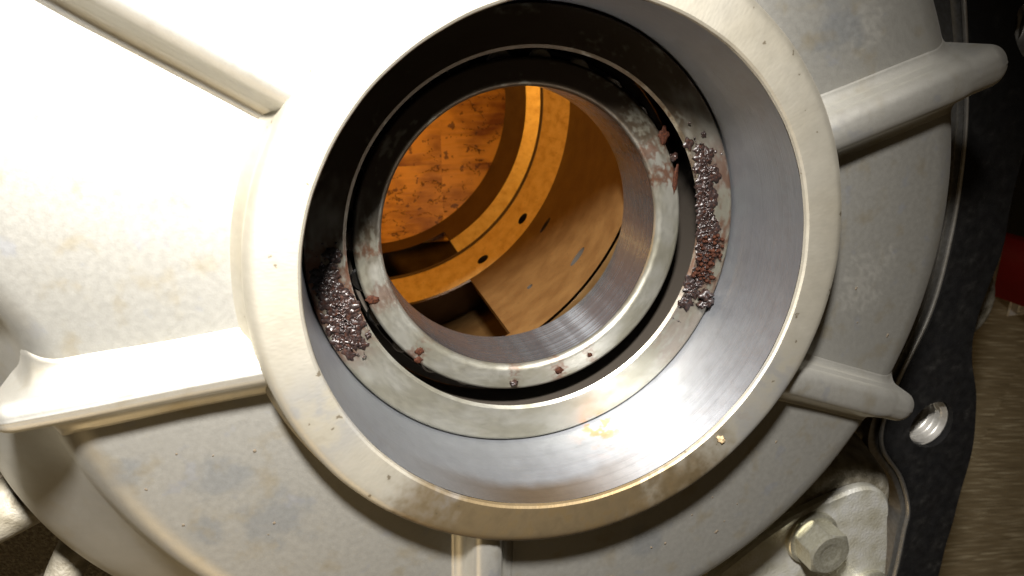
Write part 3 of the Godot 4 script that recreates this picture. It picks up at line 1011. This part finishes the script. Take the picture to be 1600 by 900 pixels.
func clutter() -> void:
	var t := thing("red_case", "red plastic case with yellow edge strip lying on the table", "case")
	var b := Build.new()
	box(b, Vector3(262, -110, 50), Vector3(74, 17, 25))
	obj("body", b.mesh(), M.red, t)
	b = Build.new()
	box(b, Vector3(262, -100.8, 39.5), Vector3(72, 1.2, 3.0))
	obj("strip", b.mesh(), M.yellow, t)
	t = thing("paper_stack", "pale papers lying in front of the red case", "papers")
	for k in 3:
		b = Build.new()
		box(b, Vector3(268 + 3 * k, -118.2 + 1.5 * k, 68 - 2 * k), Vector3(66, .9, 9))
		obj("sheet", b.mesh(), M.paper, t)
	b = Build.new()
	box(b, Vector3(262, -104, 18), Vector3(84, 30, 34))
	var o := obj("dark_box", b.mesh(), M.dark)
	tag(o, "dark plastic box standing behind the red case", "box")

func room_lamp() -> void:  # out of view; placed from the warm light in the shadows
	var t := thing("room_lamp", "warm unseen lamp of the room, low beyond the lower edge of the photo", "lamp")
	var at := Vector3(-300, 200, 560) * K
	var l := AreaLight3D.new()
	l.name = "room_light"
	l.area_size = Vector2(0.40, 0.16)
	l.light_energy = 0.05
	l.area_range = 5.0
	l.light_color = Color(1.0, .89, .70)
	l.shadow_enabled = true
	t.add_child(l, true)
	l.look_at_from_position(at, Vector3(0, -8, 40) * K, Vector3.UP)
	var b := Build.new()
	box(b, Vector3.ZERO, Vector3(400, 6, 160))
	var m := mat("lamp_panel", lin(.8, .75, .6), .4)
	m.emission_enabled = true
	m.emission = Color(1, .82, .55)
	m.emission_energy_multiplier = 1.0
	var o := obj("panel", b.mesh(), m, t)
	o.basis = l.basis * Basis(Vector3.RIGHT, PI / 2.0)
	o.position = at + l.basis.z * 5.0 * K

func flash() -> void:
	var t := thing("camera_flash", "small white flash lamp beside the lens, above the gear case", "flash lamp")
	var l := SpotLight3D.new()
	l.name = "flash_light"
	l.spot_angle = 58.0
	l.spot_angle_attenuation = 1.0
	l.spot_range = 5.0
	l.spot_attenuation = 2.0
	l.light_size = 0.01
	l.light_energy = 0.29
	l.light_color = Color(1.0, .985, .965)
	l.shadow_enabled = true
	l.position = FLASH * K
	t.add_child(l, true)
	l.look_at_from_position(FLASH * K, Vector3(-66, -8, 26) * K, Vector3(0, 0, -1))
	var b := Build.new()
	box(b, Vector3.ZERO, Vector3(20, .6, 14))
	var m := mat("flash_glass", lin(.8, .8, .8), .3)
	m.emission_enabled = true
	m.emission = Color(1, .98, .95)
	m.emission_energy_multiplier = 3.0
	var o := obj("flash_window", b.mesh(), m, t)
	o.basis = l.basis * Basis(Vector3.RIGHT, PI / 2.0)
	o.position = (FLASH + l.basis.z * 1.5) * K

const FLASH := Vector3(-45.0, 100.0, -115.0)

func _ready() -> void:
	rng.seed = 7
	var cam := Camera3D.new()
	cam.name = "camera"
	add_child(cam)
	var fw := Vector3(0.25548998, -0.91385859, 0.31557463)
	var up := Vector3(0.08496795, -0.3039207, -0.94890076)
	cam.basis = Basis(fw.cross(up), up, -fw)
	cam.position = Vector3(-37.578, 98.238, -32.958) * K
	cam.near = 0.01
	cam.far = 20.0
	cam.fov = 43.03
	var at := CameraAttributesPhysical.new()
	at.frustum_near = 0.01
	at.frustum_far = 20.0
	at.frustum_focal_length = 30.44
	at.frustum_focus_distance = 0.128
	at.exposure_aperture = 44.0
	cam.attributes = at
	var env := Environment.new()
	env.background_mode = Environment.BG_COLOR
	env.background_color = Color(.17, .14, .098)
	env.background_energy_multiplier = 1.0
	env.tonemap_mode = Environment.TONE_MAPPER_LINEAR
	env.tonemap_exposure = 1.0
	env.sdfgi_enabled = true; env.ssao_enabled = true; env.ssil_enabled = true
	var we := WorldEnvironment.new()
	we.name = "environment"
	we.environment = env
	add_child(we)
	flash()
	room_lamp()
	materials()
	surroundings()
	gasket_outline()
	gear_case()
	var b := Build.new()
	var tb := Build.new()
	sheet(b, func(u: float, v: float) -> Vector3: return gpos(u, v, -39.4), span(0, 120, 120), span(0, 1, 10), gasket_holes(1.9, 7.0), true, b)
	edge_strip(b, 1.0, -39.4, -41.3, true)
	edge_strip(b, 0.0, -39.4, -41.3, false)
	var gk := obj("gasket", b.mesh(), M.black)
	tag(gk, "black rubbery gasket with bolt holes lying on the case flange", "gasket")
	bearing()
	rust_heap("rust_heap", "dark red beaded rust and grease on the left side of the outer ring", 151.5, 181.0, 33.0, 39.0, 380, 1.0)
	rust_heap("rust_heap", "brown wet rust and grease strip on the right side of the outer ring", -30.0, 27.0, 32.2, 36.8, 420, 1.0)
	var rd := Build.new()
	for k in 90:
		var a := deg_to_rad(rng.randf_range(2.0, 17.0))
		var rr := rng.randf_range(33.2, 38.0)
		blob(rd, Vector3(rr * cos(a), -21.45 + rng.randf() * .3, rr * sin(a)), Vector3.ONE * rng.randf_range(.2, .5), .3, 8)
	var od := obj("rust_crust", rd.mesh(), M.dry)
	tag(od, "dry orange rust crumbs at the middle of the right rust strip", "rust", "", "stuff")
	rd = Build.new()
	for q: Array in [[34.8, 13.2, 1.5, 1.2], [35.6, 14.6, 1.2, 1.0], [34.2, 15.2, .9, .8]]: blob(rd, Vector3(q[0], -21.2, q[1]), Vector3(q[2], .9, q[3]), .35, 16)
	od = obj("grease_drop", rd.mesh(), M.rust)
	tag(od, "dark wet grease drop at the lower end of the right rust strip", "grease")
	rd = Build.new()
	blob(rd, Vector3.ZERO, Vector3(.6, .25, .9), .5, 14, .6)
	od = obj("flake", rd.mesh(), M.flake, self, Vector3(27.6, .12, 32.0))
	tag(od, "tan flake of dirt stuck on the lower right edge of the boss", "flake")
	housing()
	bracket()
	clutter()
	bolt("yellow zinc hex bolt with washer clamping the bracket plate", Vector3(74.2, -28.0, 82.0), 0.3)
	bolt("hex bolt mostly cut off by the lower edge of the photo", Vector3(94.5, -28.0, 103.0), 0.1, 0.9)
